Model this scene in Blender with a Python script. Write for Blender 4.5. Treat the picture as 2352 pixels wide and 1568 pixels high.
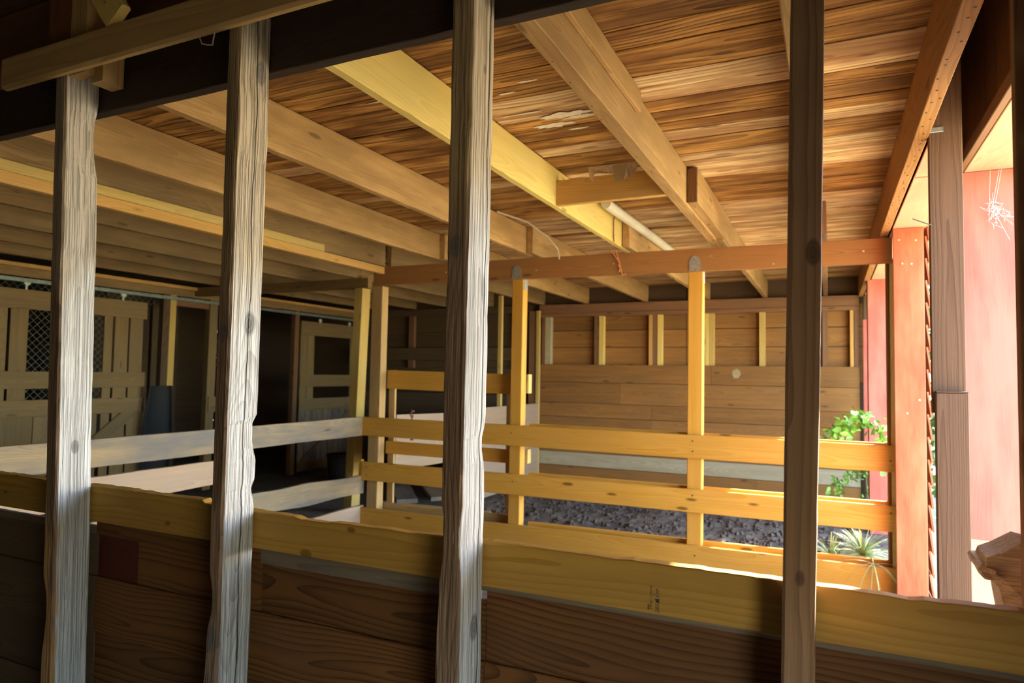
import bpy, math, random
from mathutils import Vector, Matrix, noise, Quaternion
random.seed(7)
for o in list(bpy.data.objects): bpy.data.objects.remove(o)
S = bpy.context.scene
COL = S.collection

# ------------------------------------------------------------------ camera
def cam_axes(yaw, pitch, roll):
    cy, sy, cp, sp = math.cos(yaw), math.sin(yaw), math.cos(pitch), math.sin(pitch)
    fwd = Vector((-sy*cp, cy*cp, sp)); right = Vector((cy, sy, 0)); up = right.cross(fwd)
    cr, sr = math.cos(roll), math.sin(roll)
    return right*cr+up*sr, up*cr-right*sr, fwd
_r, _u, _f = cam_axes(math.radians(25.253), math.radians(2.727), math.radians(0.862))
cd = bpy.data.cameras.new('camera'); cam = bpy.data.objects.new('camera', cd); COL.objects.link(cam)
cam.matrix_world = Matrix(((_r.x, _u.x, -_f.x, 0), (_r.y, _u.y, -_f.y, 0), (_r.z, _u.z, -_f.z, 1.75), (0, 0, 0, 1)))
cd.sensor_fit = 'HORIZONTAL'; cd.sensor_width = 36; cd.lens = 1547.6/2352*36
cd.clip_start = 0.05; cd.clip_end = 300
cd.dof.use_dof = True; cd.dof.focus_distance = 2.45; cd.dof.aperture_fstop = 3.2
S.camera = cam

# ------------------------------------------------------------------ world, sun, exposure
SUN = Vector((1.0, 1.7, 1.97*math.tan(math.radians(31)))).normalized()
w = bpy.data.worlds.new('world'); S.world = w; w.use_nodes = True
nt = w.node_tree; nt.nodes.clear()
sky = nt.nodes.new('ShaderNodeTexSky'); sky.sky_type = 'NISHITA'; sky.sun_disc = False
sky.sun_elevation = math.radians(31); sky.sun_rotation = math.atan2(1.0, 1.7)
sky.air_density = 1.0; sky.dust_density = 0.6; sky.ozone_density = 1.0
bg = nt.nodes.new('ShaderNodeBackground'); bg.inputs[1].default_value = 1.05
wo = nt.nodes.new('ShaderNodeOutputWorld')
nt.links.new(sky.outputs[0], bg.inputs[0]); nt.links.new(bg.outputs[0], wo.inputs[0])
sl = bpy.data.lights.new('sun', 'SUN'); sl.energy = 19.0; sl.angle = math.radians(0.6); sl.color = (1.0, 0.95, 0.87)
so = bpy.data.objects.new('sun', sl); COL.objects.link(so); so.location = (20, 34, 24)
so.rotation_euler = SUN.to_track_quat('Z', 'Y').to_euler()
vs = S.view_settings
vs.view_transform = 'Standard'; vs.look = 'None'; vs.gamma = 1.0; vs.use_curve_mapping = False
vs.exposure = 1.65

# ------------------------------------------------------------------ materials
MAT = {}
def nd(t, kind, **kw):
    n = t.nodes.new(kind)
    for k, v in kw.items():
        if k == 'ins':
            for i, val in v.items(): n.inputs[i].default_value = val
        else: setattr(n, k, v)
    return n
def ramp(t, src, stops):
    r = t.nodes.new('ShaderNodeValToRGB'); e = r.color_ramp.elements
    while len(e) < len(stops): e.new(0.5)
    for el, (p, c) in zip(e, stops): el.position = p; el.color = (*c, 1) if len(c) == 3 else (c[0],)*3+(1,)
    t.links.new(src, r.inputs[0]); return r.outputs[0]
def mixc(t, fac, a, b, mode='MIX'):
    m = t.nodes.new('ShaderNodeMix'); m.data_type = 'RGBA'; m.blend_type = mode
    for s, v in ((0, fac), (6, a), (7, b)):
        if hasattr(v, 'links') or hasattr(v, 'is_linked'): t.links.new(v, m.inputs[s])
        elif s == 0: m.inputs[0].default_value = v
        else: m.inputs[s].default_value = (*v, 1)
    return m.outputs[2]
def mth(t, op, a, b=0.0, c=0.0, clamp=False):
    m = t.nodes.new('ShaderNodeMath'); m.operation = op; m.use_clamp = clamp
    for i, v in enumerate((a, b, c)):
        if hasattr(v, 'is_linked'): t.links.new(v, m.inputs[i])
        else: m.inputs[i].default_value = v
    return m.outputs[0]
def newmat(name):
    m = bpy.data.materials.new(name); m.use_nodes = True
    t = m.node_tree; t.nodes.clear()
    o = t.nodes.new('ShaderNodeOutputMaterial'); b = t.nodes.new('ShaderNodeBsdfPrincipled')
    t.links.new(b.outputs[0], o.inputs[0]); MAT[name] = m
    return m, t, b
def plain(name, col, rough=0.6, metal=0.0, var=0.0, scale=20):
    m, t, b = newmat(name)
    b.inputs['Roughness'].default_value = rough; b.inputs['Metallic'].default_value = metal
    if var:
        tc = nd(t, 'ShaderNodeTexCoord'); n = nd(t, 'ShaderNodeTexNoise', ins={2: scale, 3: 4.0})
        t.links.new(tc.outputs['Object'], n.inputs[0])
        c = ramp(t, n.outputs[0], [(0.3, tuple(x*(1-var) for x in col)), (0.7, tuple(min(1, x*(1+var)) for x in col))])
        t.links.new(c, b.inputs['Base Color'])
    else: b.inputs['Base Color'].default_value = (*col, 1)
    return m
def wood(name, light, dark, blotch=None, blot=0.5, grain=0.6, rings=0.5, bump=0.25, rough=0.75,
         knot=0.5, contrast=0.0, ridge=0.0, crack=None, var=0.22, saw=0.0, stretch=1.0, ringscale=9.0, spec=0.3, sat=1.22, wander=1.0, front=None, fresh=None, top=None, knots=()):
    """procedural timber; grain runs along the object's local X"""
    m, t, b = newmat(name)
    tc = nd(t, 'ShaderNodeTexCoord'); oi = nd(t, 'ShaderNodeObjectInfo')
    off = nd(t, 'ShaderNodeCombineXYZ')
    for i, k in enumerate((53.0, 31.0, 17.0)): t.links.new(mth(t, 'MULTIPLY', oi.outputs['Random'], k), off.inputs[i])
    add = nd(t, 'ShaderNodeVectorMath', operation='ADD')
    t.links.new(tc.outputs['Object'], add.inputs[0]); t.links.new(off.outputs[0], add.inputs[1]); P = add.outputs[0]
    def mul(v):
        n = nd(t, 'ShaderNodeVectorMath', operation='MULTIPLY'); t.links.new(P, n.inputs[0]); n.inputs[1].default_value = v; return n.outputs[0]
    def nz(v, detail=4.0, rgh=0.55, dist=0.0):
        n = nd(t, 'ShaderNodeTexNoise', ins={2: 1.0, 3: detail, 4: rgh, 8: dist}); t.links.new(mul(v), n.inputs[0]); return n.outputs[0]
    streak = nz((1.1*stretch, 22, 22), 5.0, 0.6, 0.3)
    fine = nz((7.0, 190, 190), 3.0, 0.6)
    # growth rings: distance from a wandering pith line
    nv = nd(t, 'ShaderNodeTexNoise', ins={2: 1.0, 3: 2.0, 4: 0.5}); t.links.new(mul((0.55*stretch, 1.6, 1.6)), nv.inputs[0])
    nf = nd(t, 'ShaderNodeTexNoise', ins={2: 1.0, 3: 2.0, 4: 0.5}); t.links.new(mul((3.0*stretch, 14, 14)), nf.inputs[0])
    so_ = nd(t, 'ShaderNodeSeparateXYZ'); t.links.new(tc.outputs['Object'], so_.inputs[0])
    sc_ = nd(t, 'ShaderNodeSeparateColor'); t.links.new(nv.outputs[1], sc_.inputs[0])
    def ctr(i, ch, k):
        a_ = mth(t, 'MULTIPLY_ADD', sc_.outputs[ch], 0.34*wander, -0.17*wander)
        fr = mth(t, 'FRACT', mth(t, 'MULTIPLY', oi.outputs['Random'], k))
        return mth(t, 'ADD', mth(t, 'ADD', so_.outputs[i], a_), mth(t, 'MULTIPLY_ADD', fr, 0.16, -0.08))
    yy_, zz_ = ctr(1, 0, 91.7), ctr(2, 1, 57.3)
    rad = mth(t, 'SQRT', mth(t, 'ADD', mth(t, 'MULTIPLY', yy_, yy_), mth(t, 'MULTIPLY', zz_, zz_)))
    rad = mth(t, 'ADD', rad, mth(t, 'MULTIPLY', nf.outputs[0], 0.012))
    ring = mth(t, 'FRACT', mth(t, 'MULTIPLY', rad, ringscale*9.0))
    ring = mth(t, 'POWER', ring, 2.2)
    big = nz((1.4*stretch, 5.5, 5.5), 3.0, 0.6)
    v = mth(t, 'ADD', mth(t, 'MULTIPLY', streak, grain), mth(t, 'MULTIPLY', ring, rings*0.5))
    v = mth(t, 'ADD', v, mth(t, 'MULTIPLY', fine, 0.25))
    mid = grain*0.5+rings*0.25+0.125
    sp = 0.22*(grain+rings*0.6)*(1-contrast)
    c = ramp(t, v, [(max(0.0, mid-sp), light), (min(1, mid+sp), dark)])
    if blotch is not None:
        f = ramp(t, big, [(0.5-0.13, (0.0,)), (0.5+0.13, (1.0,))])
        c = mixc(t, mth(t, 'MULTIPLY', f, blot), c, blotch)
    if knot:
        vo = nd(t, 'ShaderNodeTexVoronoi', ins={2: 1.0, 8: 1.0}); t.links.new(mul((1.9, 7.0, 7.0)), vo.inputs[0])
        k = ramp(t, mth(t, 'ADD', vo.outputs[0], mth(t, 'MULTIPLY', streak, 0.05)), [(0.10, (1.0,)), (0.15, (0.0,))])
        c = mixc(t, mth(t, 'MULTIPLY', k, knot), c, tuple(x*0.22 for x in dark))
    h = mth(t, 'ADD', mth(t, 'MULTIPLY', fine, 0.5), mth(t, 'MULTIPLY', streak, 0.5))
    if ridge:
        rg = nz((1.3, 130, 130), 3.0, 0.55, 0.5)
        rr = ramp(t, rg, [(0.36, (0.0,)), (0.56, (1.0,))])
        h = mth(t, 'ADD', mth(t, 'MULTIPLY', h, 0.5), mth(t, 'MULTIPLY', rr, ridge))
        c = mixc(t, mth(t, 'MULTIPLY', mth(t, 'SUBTRACT', 1.0, rr), 0.55*ridge), c, tuple(x*0.45 for x in dark))
    if saw:
        w2 = nd(t, 'ShaderNodeTexWave', ins={1: 28.0, 2: 1.5, 3: 2.0, 4: 1.0}); w2.bands_direction = 'X'
        t.links.new(mul((1.0, 0.25, 0.25)), w2.inputs[0])
        c = mixc(t, mth(t, 'MULTIPLY', w2.outputs[1], saw), c, tuple(x*0.6 for x in dark))
        h = mth(t, 'ADD', h, mth(t, 'MULTIPLY', w2.outputs[1], saw))
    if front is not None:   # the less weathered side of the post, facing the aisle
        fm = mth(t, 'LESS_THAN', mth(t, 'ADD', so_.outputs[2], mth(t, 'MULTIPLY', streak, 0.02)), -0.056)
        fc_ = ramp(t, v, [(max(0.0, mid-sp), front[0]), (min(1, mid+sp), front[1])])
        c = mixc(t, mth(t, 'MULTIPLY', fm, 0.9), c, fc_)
    if fresh is not None:   # chewed edges low on the post show fresh wood
        em = mth(t, 'MULTIPLY', mth(t, 'LESS_THAN', so_.outputs[0], -0.25), mth(t, 'LESS_THAN', mth(t, 'ADD', so_.outputs[2], mth(t, 'MULTIPLY', big, 0.11)), 0.008))
        em = mth(t, 'MULTIPLY', em, ramp(t, big, [(0.5, (0.0,)), (0.56, (1.0,))]))
        c = mixc(t, mth(t, 'MULTIPLY', em, 0.75), c, fresh)
    if top is not None:     # golden post head: partly unweathered wood, partly warm light painted into the colour
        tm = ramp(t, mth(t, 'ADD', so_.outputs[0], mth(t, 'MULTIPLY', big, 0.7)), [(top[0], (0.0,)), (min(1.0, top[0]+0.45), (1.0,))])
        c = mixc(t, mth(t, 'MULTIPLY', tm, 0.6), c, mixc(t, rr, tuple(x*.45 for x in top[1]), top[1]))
    for (kx, kax, ku, kr, fax, fsg) in knots:
        a1 = mth(t, 'MULTIPLY', mth(t, 'SUBTRACT', so_.outputs[0], kx), 0.55); a2 = mth(t, 'SUBTRACT', so_.outputs[kax], ku)
        dd = mth(t, 'SQRT', mth(t, 'ADD', mth(t, 'MULTIPLY', a1, a1), mth(t, 'MULTIPLY', a2, a2)))
        dd = mth(t, 'ADD', dd, mth(t, 'MULTIPLY_ADD', nf.outputs[0], 0.016, -0.008))
        km = ramp(t, mth(t, 'DIVIDE', dd, kr), [(0.0, (0.75,)), (0.35, (1.0,)), (0.5, (0.7,)), (0.65, (0.95,)), (1.0, (0.0,))])
        km = mth(t, 'MULTIPLY', km, mth(t, 'GREATER_THAN', mth(t, 'MULTIPLY', so_.outputs[fax], fsg), 0.0))
        c = mixc(t, mth(t, 'MULTIPLY', km, 0.8), c, tuple(x*0.3 for x in dark))
    if crack is not None:
        sx = nd(t, 'ShaderNodeSeparateXYZ'); t.links.new(tc.outputs['Object'], sx.inputs[0])
        axis, pos, side = crack
        wob = nd(t, 'ShaderNodeTexNoise', ins={2: 3.0, 3: 5.0}); 
        cx = nd(t, 'ShaderNodeCombineXYZ'); t.links.new(sx.outputs[0], cx.inputs[0]); t.links.new(cx.outputs[0], wob.inputs[0])
        d = mth(t, 'SUBTRACT', sx.outputs[axis], mth(t, 'ADD', mth(t, 'MULTIPLY', mth(t, 'SUBTRACT', wob.outputs[0], 0.5), 0.045), pos))
        cr = ramp(t, mth(t, 'ABSOLUTE', d), [(0.0018, (1.0,)), (0.0042, (0.0,))])
        on = mth(t, 'GREATER_THAN', sx.outputs[3-axis], side)
        crf = mth(t, 'MULTIPLY', cr, on)
        c = mixc(t, mth(t, 'MULTIPLY', crf, 0.92), c, (0.012, 0.008, 0.006))
        h = mth(t, 'SUBTRACT', h, mth(t, 'MULTIPLY', crf, 1.5))
    if var:
        hs = nd(t, 'ShaderNodeHueSaturation'); t.links.new(c, hs.inputs[4]); hs.inputs[1].default_value = sat
        t.links.new(mth(t, 'MULTIPLY_ADD', oi.outputs['Random'], 2*var, 1-var), hs.inputs[2]); c = hs.outputs[0]
    t.links.new(c, b.inputs['Base Color'])
    b.inputs['Roughness'].default_value = rough; b.inputs['Specular IOR Level'].default_value = spec
    bp = nd(t, 'ShaderNodeBump', ins={0: min(1, bump*2), 1: 0.004}); t.links.new(h, bp.inputs[3 if len(bp.inputs) > 3 and bp.inputs[3].name == 'Height' else 2])
    t.links.new(bp.outputs[0], b.inputs['Normal'])
    return m

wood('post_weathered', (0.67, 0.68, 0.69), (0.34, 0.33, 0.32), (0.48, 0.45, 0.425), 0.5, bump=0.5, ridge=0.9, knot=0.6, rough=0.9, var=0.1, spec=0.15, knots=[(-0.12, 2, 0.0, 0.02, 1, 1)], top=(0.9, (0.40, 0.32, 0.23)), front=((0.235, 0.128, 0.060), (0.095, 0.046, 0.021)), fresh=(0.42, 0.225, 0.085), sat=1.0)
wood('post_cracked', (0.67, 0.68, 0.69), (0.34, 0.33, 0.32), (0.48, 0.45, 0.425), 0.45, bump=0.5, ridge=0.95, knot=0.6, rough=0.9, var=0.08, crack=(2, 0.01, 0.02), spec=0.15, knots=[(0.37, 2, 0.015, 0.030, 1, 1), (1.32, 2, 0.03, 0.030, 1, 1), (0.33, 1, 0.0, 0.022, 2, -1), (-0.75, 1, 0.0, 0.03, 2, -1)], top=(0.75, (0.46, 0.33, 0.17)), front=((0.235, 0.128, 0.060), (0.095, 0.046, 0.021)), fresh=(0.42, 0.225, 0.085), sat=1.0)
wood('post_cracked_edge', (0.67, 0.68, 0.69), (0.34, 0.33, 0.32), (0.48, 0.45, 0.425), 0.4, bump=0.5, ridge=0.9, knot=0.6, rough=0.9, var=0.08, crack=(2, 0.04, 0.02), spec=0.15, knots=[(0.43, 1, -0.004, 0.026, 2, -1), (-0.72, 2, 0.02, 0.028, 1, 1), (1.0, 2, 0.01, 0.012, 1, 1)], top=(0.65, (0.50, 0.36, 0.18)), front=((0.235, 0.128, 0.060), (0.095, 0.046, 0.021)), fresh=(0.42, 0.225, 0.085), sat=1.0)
wood('post_brown', (0.34, 0.205, 0.125), (0.17, 0.095, 0.056), (0.25, 0.155, 0.10), 0.35, bump=0.35, knot=0.4, var=0.08, rings=1.0, ringscale=14, wander=0.22, stretch=0.6, sat=1.1, knots=[(-0.42, 1, 0.0, 0.014, 2, -1), (0.35, 1, 0.02, 0.02, 2, -1)])
wood('pine_fence', (0.60, 0.365, 0.145), (0.49, 0.265, 0.09), (0.42, 0.24, 0.10), 0.35, bump=0.12, knot=0.85, rough=0.6, var=0.1, wander=0.4, sat=1.2)
wood('pine_dull', (0.48, 0.315, 0.135), (0.34, 0.20, 0.08), (0.29, 0.185, 0.09), 0.5, bump=0.18, knot=0.85, rough=0.65, rings=0.9, var=0.05, wander=0.35, ringscale=7, sat=1.05)
wood('pine_rail', (0.48, 0.315, 0.135), (0.34, 0.20, 0.08), (0.29, 0.185, 0.09), 0.5, bump=0.18, knot=0.3, rough=0.65, rings=0.9, var=0.05, wander=0.35, ringscale=7, sat=1.25, knots=[(-0.78, 2, -0.03, 0.010, 1, -1), (-0.06, 2, -0.062, 0.017, 1, -1), (0.14, 2, 0.045, 0.012, 1, -1), (-1.9, 2, 0.0, 0.01, 1, -1)])
wood('pine_new', (0.74, 0.56, 0.20), (0.62, 0.43, 0.13), (0.58, 0.46, 0.17), 0.35, bump=0.12, knot=0.6, rough=0.6, var=0.06, sat=1.05, wander=0.5)
wood('joist_rough', (0.50, 0.325, 0.155), (0.31, 0.175, 0.078), (0.25, 0.15, 0.07), 0.65, bump=0.3, knot=0.6, saw=0.12, var=0.14, sat=1.12, wander=0.5)
wood('joist_grey', (0.36, 0.24, 0.125), (0.22, 0.135, 0.062), (0.18, 0.125, 0.07), 0.6, bump=0.3, knot=0.5, saw=0.05, var=0.14, sat=1.15)
wood('ledger_orange', (0.66, 0.40, 0.15), (0.52, 0.28, 0.09), (0.5, 0.31, 0.14), 0.3, bump=0.15, var=0.08, sat=1.08)
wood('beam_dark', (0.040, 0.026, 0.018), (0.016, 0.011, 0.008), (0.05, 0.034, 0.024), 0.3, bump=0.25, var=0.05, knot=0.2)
wood('beam_brown', (0.37, 0.205, 0.11), (0.245, 0.125, 0.062), (0.30, 0.17, 0.09), 0.4, bump=0.2, knot=0.6, var=0.06, rings=0.9)
wood('wood_reddish', (0.20, 0.105, 0.055), (0.10, 0.05, 0.026), (0.13, 0.075, 0.045), 0.5, bump=0.25, knot=0.3, var=0.12)
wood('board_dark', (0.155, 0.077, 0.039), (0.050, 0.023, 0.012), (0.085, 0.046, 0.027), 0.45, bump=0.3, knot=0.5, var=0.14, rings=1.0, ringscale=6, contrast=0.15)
wood('board_redpaint_dark', (0.085, 0.026, 0.02), (0.05, 0.016, 0.012), (0.07, 0.03, 0.02), 0.4, bump=0.15, knot=0.0, var=0.05)
wood('board_greystrip', (0.17, 0.14, 0.11), (0.10, 0.08, 0.06), (0.12, 0.09, 0.07), 0.4, bump=0.2, knot=0.0, var=0.08)
wood('ceiling_plank', (0.80, 0.57, 0.31), (0.18, 0.085, 0.035), (0.25, 0.115, 0.05), 0.8, grain=1.0, rings=0.55, contrast=0.35, bump=0.15, knot=0.6, var=0.18, stretch=1.05, ringscale=4, wander=0.8, sat=1.06)
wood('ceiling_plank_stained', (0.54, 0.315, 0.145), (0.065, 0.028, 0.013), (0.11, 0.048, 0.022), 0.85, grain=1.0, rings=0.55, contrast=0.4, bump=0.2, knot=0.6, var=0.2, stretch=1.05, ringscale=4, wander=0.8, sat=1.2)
wood('ceiling_dark', (0.12, 0.065, 0.035), (0.045, 0.025, 0.014), (0.07, 0.04, 0.025), 0.5, bump=0.2, knot=0.2, var=0.15)
wood('wall_plank', (0.34, 0.19, 0.092), (0.20, 0.105, 0.048), (0.19, 0.115, 0.062), 0.5, bump=0.2, knot=0.6, var=0.16, sat=1.2)
wood('wall_plank_pale', (0.47, 0.43, 0.32), (0.36, 0.31, 0.21), (0.33, 0.25, 0.16), 0.35, bump=0.15, knot=0.3, var=0.05)
wood('wall_plank_dark', (0.115, 0.080, 0.050), (0.062, 0.042, 0.026), (0.085, 0.06, 0.045), 0.5, bump=0.2, knot=0.2, var=0.15)
wood('stud_brown', (0.25, 0.145, 0.088), (0.15, 0.078, 0.046), (0.18, 0.105, 0.066), 0.4, bump=0.25, knot=0.5, var=0.12, rings=0.9, ringscale=16, wander=0.2, stretch=0.6, sat=1.15)
wood('stud_wall', (0.165, 0.090, 0.056), (0.095, 0.048, 0.029), (0.12, 0.068, 0.044), 0.4, bump=0.3, knot=0.5, var=0.06, rings=1.0, ringscale=15, wander=0.15, stretch=0.6, sat=1.1)
wood('stud_pale', (0.56, 0.42, 0.20), (0.44, 0.31, 0.13), (0.42, 0.32, 0.17), 0.4, bump=0.2, knot=0.4, var=0.12)
wood('rail_grey', (0.33, 0.25, 0.16), (0.20, 0.15, 0.095), (0.115, 0.11, 0.11), 0.8, bump=0.25, knot=0.5, var=0.08)
wood('plywood_pale', (0.40, 0.30, 0.22), (0.31, 0.215, 0.15), (0.32, 0.26, 0.215), 0.4, bump=0.1, knot=0.0, var=0.05)
wood('door_board', (0.25, 0.18, 0.10), (0.165, 0.115, 0.062), (0.18, 0.14, 0.09), 0.5, bump=0.2, knot=0.4, var=0.12)
wood('red_paint', (0.49, 0.112, 0.080), (0.42, 0.085, 0.062), (0.52, 0.20, 0.145), 0.5, grain=0.5, rings=0.3, bump=0.12, knot=0.0, rough=0.6, var=0.05, sat=1.0)
wood('red_paint_worn', (0.44, 0.125, 0.068), (0.36, 0.09, 0.05), (0.44, 0.23, 0.125), 0.65, grain=0.6, rings=0.4, bump=0.2, knot=0.2, rough=0.7, var=0.05, sat=1.05)
wood('soffit_ply', (0.66, 0.40, 0.25), (0.58, 0.28, 0.17), (0.60, 0.25, 0.16), 0.55, bump=0.12, knot=0.0, var=0.05, sat=1.0)
wood('chunk_wood', (0.55, 0.46, 0.40), (0.32, 0.24, 0.19), (0.60, 0.54, 0.52), 0.6, bump=0.7, ridge=0.5, knot=0.0, var=0.05, rough=0.95, sat=1.0)
plain('galvanised', (0.42, 0.42, 0.40), 0.45, 0.7, 0.2, 60)
plain('painted_bracket', (0.55, 0.62, 0.50), 0.5, 0.1, 0.15, 60)
plain('track_metal', (0.24, 0.28, 0.24), 0.5, 0.4, 0.2, 30)
plain('wire_dark', (0.10, 0.09, 0.07), 0.6, 0.5)
plain('nail', (0.55, 0.48, 0.33), 0.4, 0.6)
plain('rust', (0.22, 0.10, 0.06), 0.8, 0.2, 0.3, 80)
plain('black_plastic', (0.006, 0.007, 0.009), 0.75)
plain('pvc', (0.66, 0.62, 0.48), 0.35, 0, 0.06, 10)
plain('twine', (0.72, 0.28, 0.10), 0.8)
plain('cord', (0.45, 0.35, 0.22), 0.8)
plain('web', (0.85, 0.85, 0.87), 0.9)
plain('mold_white', (0.72, 0.60, 0.44), 0.9, 0, 0.12, 30)
plain('paper', (0.60, 0.45, 0.30), 0.9, 0, 0.2, 50)
plain('smudge', (0.36, 0.27, 0.15), 0.9, 0, 0.2, 40)
plain('ink', (0.035, 0.03, 0.03), 0.8)
plain('soil_clod', (0.075, 0.056, 0.040), 0.95, 0, 0.4, 14)
plain('leaf_green', (0.20, 0.42, 0.06), 0.5, 0, 0.25, 12)
plain('leaf_blade', (0.34, 0.46, 0.22), 0.5, 0, 0.2, 12)
plain('stem', (0.30, 0.34, 0.10), 0.6)
plain('leaf_hedge', (0.10, 0.22, 0.04), 0.55, 0, 0.35, 3)
plain('stem_bark', (0.16, 0.11, 0.07), 0.8)
def ground_mat(name, a, b_, c, sc):
    m, t, b = newmat(name)
    tc = nd(t, 'ShaderNodeTexCoord')
    n1 = nd(t, 'ShaderNodeTexNoise', ins={2: sc, 3: 8.0, 4: 0.65}); n2 = nd(t, 'ShaderNodeTexNoise', ins={2: sc*0.12, 3: 3.0})
    for n in (n1, n2): t.links.new(tc.outputs['Object'], n.inputs[0])
    col = mixc(t, ramp(t, n2.outputs[0], [(0.4, (0.0,)), (0.6, (1.0,))]), ramp(t, n1.outputs[0], [(0.35, a), (0.65, b_)]), c)
    col = mixc(t, 0.5, col, ramp(t, n1.outputs[0], [(0.35, a), (0.65, b_)]))
    t.links.new(col, b.inputs['Base Color']); b.inputs['Roughness'].default_value = 0.95
    bp = nd(t, 'ShaderNodeBump', ins={0: 0.8, 1: 0.02}); t.links.new(n1.outputs[0], bp.inputs['Height']); t.links.new(bp.outputs[0], b.inputs['Normal'])
ground_mat('dirt', (0.055, 0.040, 0.028), (0.13, 0.098, 0.07), (0.16, 0.125, 0.09), 9)
ground_mat('grass_ground', (0.32, 0.30, 0.14), (0.48, 0.42, 0.24), (0.56, 0.46, 0.31), 6)

# ------------------------------------------------------------------ object helpers
WM = {}
def link(name, me, M, parent=None, mat=None):
    o = bpy.data.objects.new(name, me); COL.objects.link(o)
    WM[o] = M.copy()
    if parent is not None:
        o.parent = parent; o.matrix_local = WM[parent].inverted() @ M
    else: o.matrix_world = M
    if mat and me is not None:
        if not me.materials: me.materials.append(MAT[mat])
    return o
def tag(o, label, cat, group=None):
    o['label'] = label; o['category'] = cat
    if group: o['group'] = group
    return o
def empty(name, loc):
    return link(name, None, Matrix.Translation(Vector(loc)))
def thing(name, label, cat, loc, group=None):
    return tag(empty(name, loc), label, cat, group)
def struct(name, loc=(0, 0, 0)):
    o = empty(name, loc); o['kind'] = 'structure'; return o
def mesh(name, v, f):
    me = bpy.data.meshes.new(name); me.from_pydata(v, [], f); me.update(); return me
def frame(a, b, up):
    x = (b-a).normalized(); z = Vector(up); z = (z-x*z.dot(x))
    if z.length < 1e-5: z = Vector((0, 1, 0)) if abs(x.y) < .9 else Vector((1, 0, 0)); z = (z-x*z.dot(x))
    z.normalize(); y = z.cross(x); c = (a+b)/2
    return Matrix(((x.x, y.x, z.x, c.x), (x.y, y.y, z.y, c.y), (x.z, y.z, z.z, c.z), (0, 0, 0, 1)))
_bs = [0]
def board(name, a, b, wid, thk, mat, parent=None, up=(0, 0, 1), ch=0.003, seg=1, rough=0.0, fn=None, freq=3.0, share=None):
    """timber from a to b; wid along `up`, thk across; fn(t, y, z)->(y, z) reshapes the section"""
    a, b = Vector(a), Vector(b); M = frame(a, b, up); L = (b-a).length
    _bs[0] += 1; sd = _bs[0]*7.31
    hy, hz = thk/2, wid/2; ch = min(ch, hy*.8, hz*.8)
    prof = [(-hy+ch, -hz), (hy-ch, -hz), (hy, -hz+ch), (hy, hz-ch), (hy-ch, hz), (-hy+ch, hz), (-hy, hz-ch), (-hy, -hz+ch)]
    V = []; n = 8
    for i in range(seg+1):
        t = i/seg; x = -L/2+L*t
        for k, (y, z) in enumerate(prof):
            yy, zz = y, z
            if rough:
                q = Vector((x*freq*4+sd, k//2*3.7, sd)); q2 = Vector((x*freq*0.6, sd, 1.3))
                r = noise.noise(q)*0.65+noise.noise(q*3.1)*0.35; r2 = noise.noise(q+Vector((0, 50, 0)))
                yy += rough*r*(1 if y > 0 else -1)*0.7 - rough*0.2*(1 if y > 0 else -1)
                zz += rough*r2*(1 if z > 0 else -1)*0.7
                yy += rough*0.6*noise.noise(q2)
            if fn: yy, zz = fn(t, yy, zz)
            V.append((x, yy, zz))
    F = [tuple(range(n-1, -1, -1)), tuple(seg*n+k for k in range(n))]
    for i in range(seg):
        for k in range(n):
            k2 = (k+1) % n
            F.append((i*n+k, i*n+k2, (i+1)*n+k2, (i+1)*n+k))
    return link(name, mesh(name, V, F), M, parent, mat)
def bx(name, x0, x1, y0, y1, z0, z1, mat, parent=None, **kw):
    """axis-aligned timber; the longest side becomes the grain direction"""
    d = [x1-x0, y1-y0, z1-z0]; c = [(x0+x1)/2, (y0+y1)/2, (z0+z1)/2]
    ax = kw.pop('axis', None)
    if ax is None: ax = max(range(3), key=lambda i: d[i])
    a = list(c); b = list(c); a[ax] -= d[ax]/2; b[ax] += d[ax]/2
    o = [i for i in range(3) if i != ax]
    wi = max(o, key=lambda i: d[i]); ti = [i for i in o if i != wi][0]
    up = [0, 0, 0]; up[wi] = 1
    return board(name, a, b, d[wi], d[ti], mat, parent, up=up, **kw)
def tube(name, pts, r, mat, parent=None, n=6, M=None, taper=None):
    pts = [Vector(p) for p in pts]; c = pts[0] if M is None else M.translation
    V = []; F = []
    for i, p in enumerate(pts):
        d = (pts[min(i+1, len(pts)-1)]-pts[max(i-1, 0)]).normalized()
        u = d.cross(Vector((0, 0, 1)));
        if u.length < 1e-3: u = d.cross(Vector((0, 1, 0)))
        u.normalize(); v = d.cross(u); rr = r*(taper(i/(len(pts)-1)) if taper else 1)
        for k in range(n):
            q = p+u*math.cos(2*math.pi*k/n)*rr+v*math.sin(2*math.pi*k/n)*rr-c; V.append(tuple(q))
    for i in range(len(pts)-1):
        for k in range(n):
            F.append((i*n+k, i*n+(k+1) % n, (i+1)*n+(k+1) % n, (i+1)*n+k))
    F += [tuple(range(n-1, -1, -1)), tuple((len(pts)-1)*n+k for k in range(n))]
    return link(name, mesh(name, V, F), Matrix.Translation(c), parent, mat)
def disc(name, c, nrm, r, h, mat, parent, n=8):
    c = Vector(c); nrm = Vector(nrm).normalized()
    return tube(name, [c, c+nrm*h], r, mat, parent, n)
def lathe(name, prof, loc, mat, parent=None, n=20):
    V = []; F = []
    for r, z in prof:
        for k in range(n): V.append((r*math.cos(2*math.pi*k/n), r*math.sin(2*math.pi*k/n), z))
    for i in range(len(prof)-1):
        for k in range(n): F.append((i*n+k, i*n+(k+1) % n, (i+1)*n+(k+1) % n, (i+1)*n+k))
    return link(name, mesh(name, V, F), Matrix.Translation(Vector(loc)), parent, mat)

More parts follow.
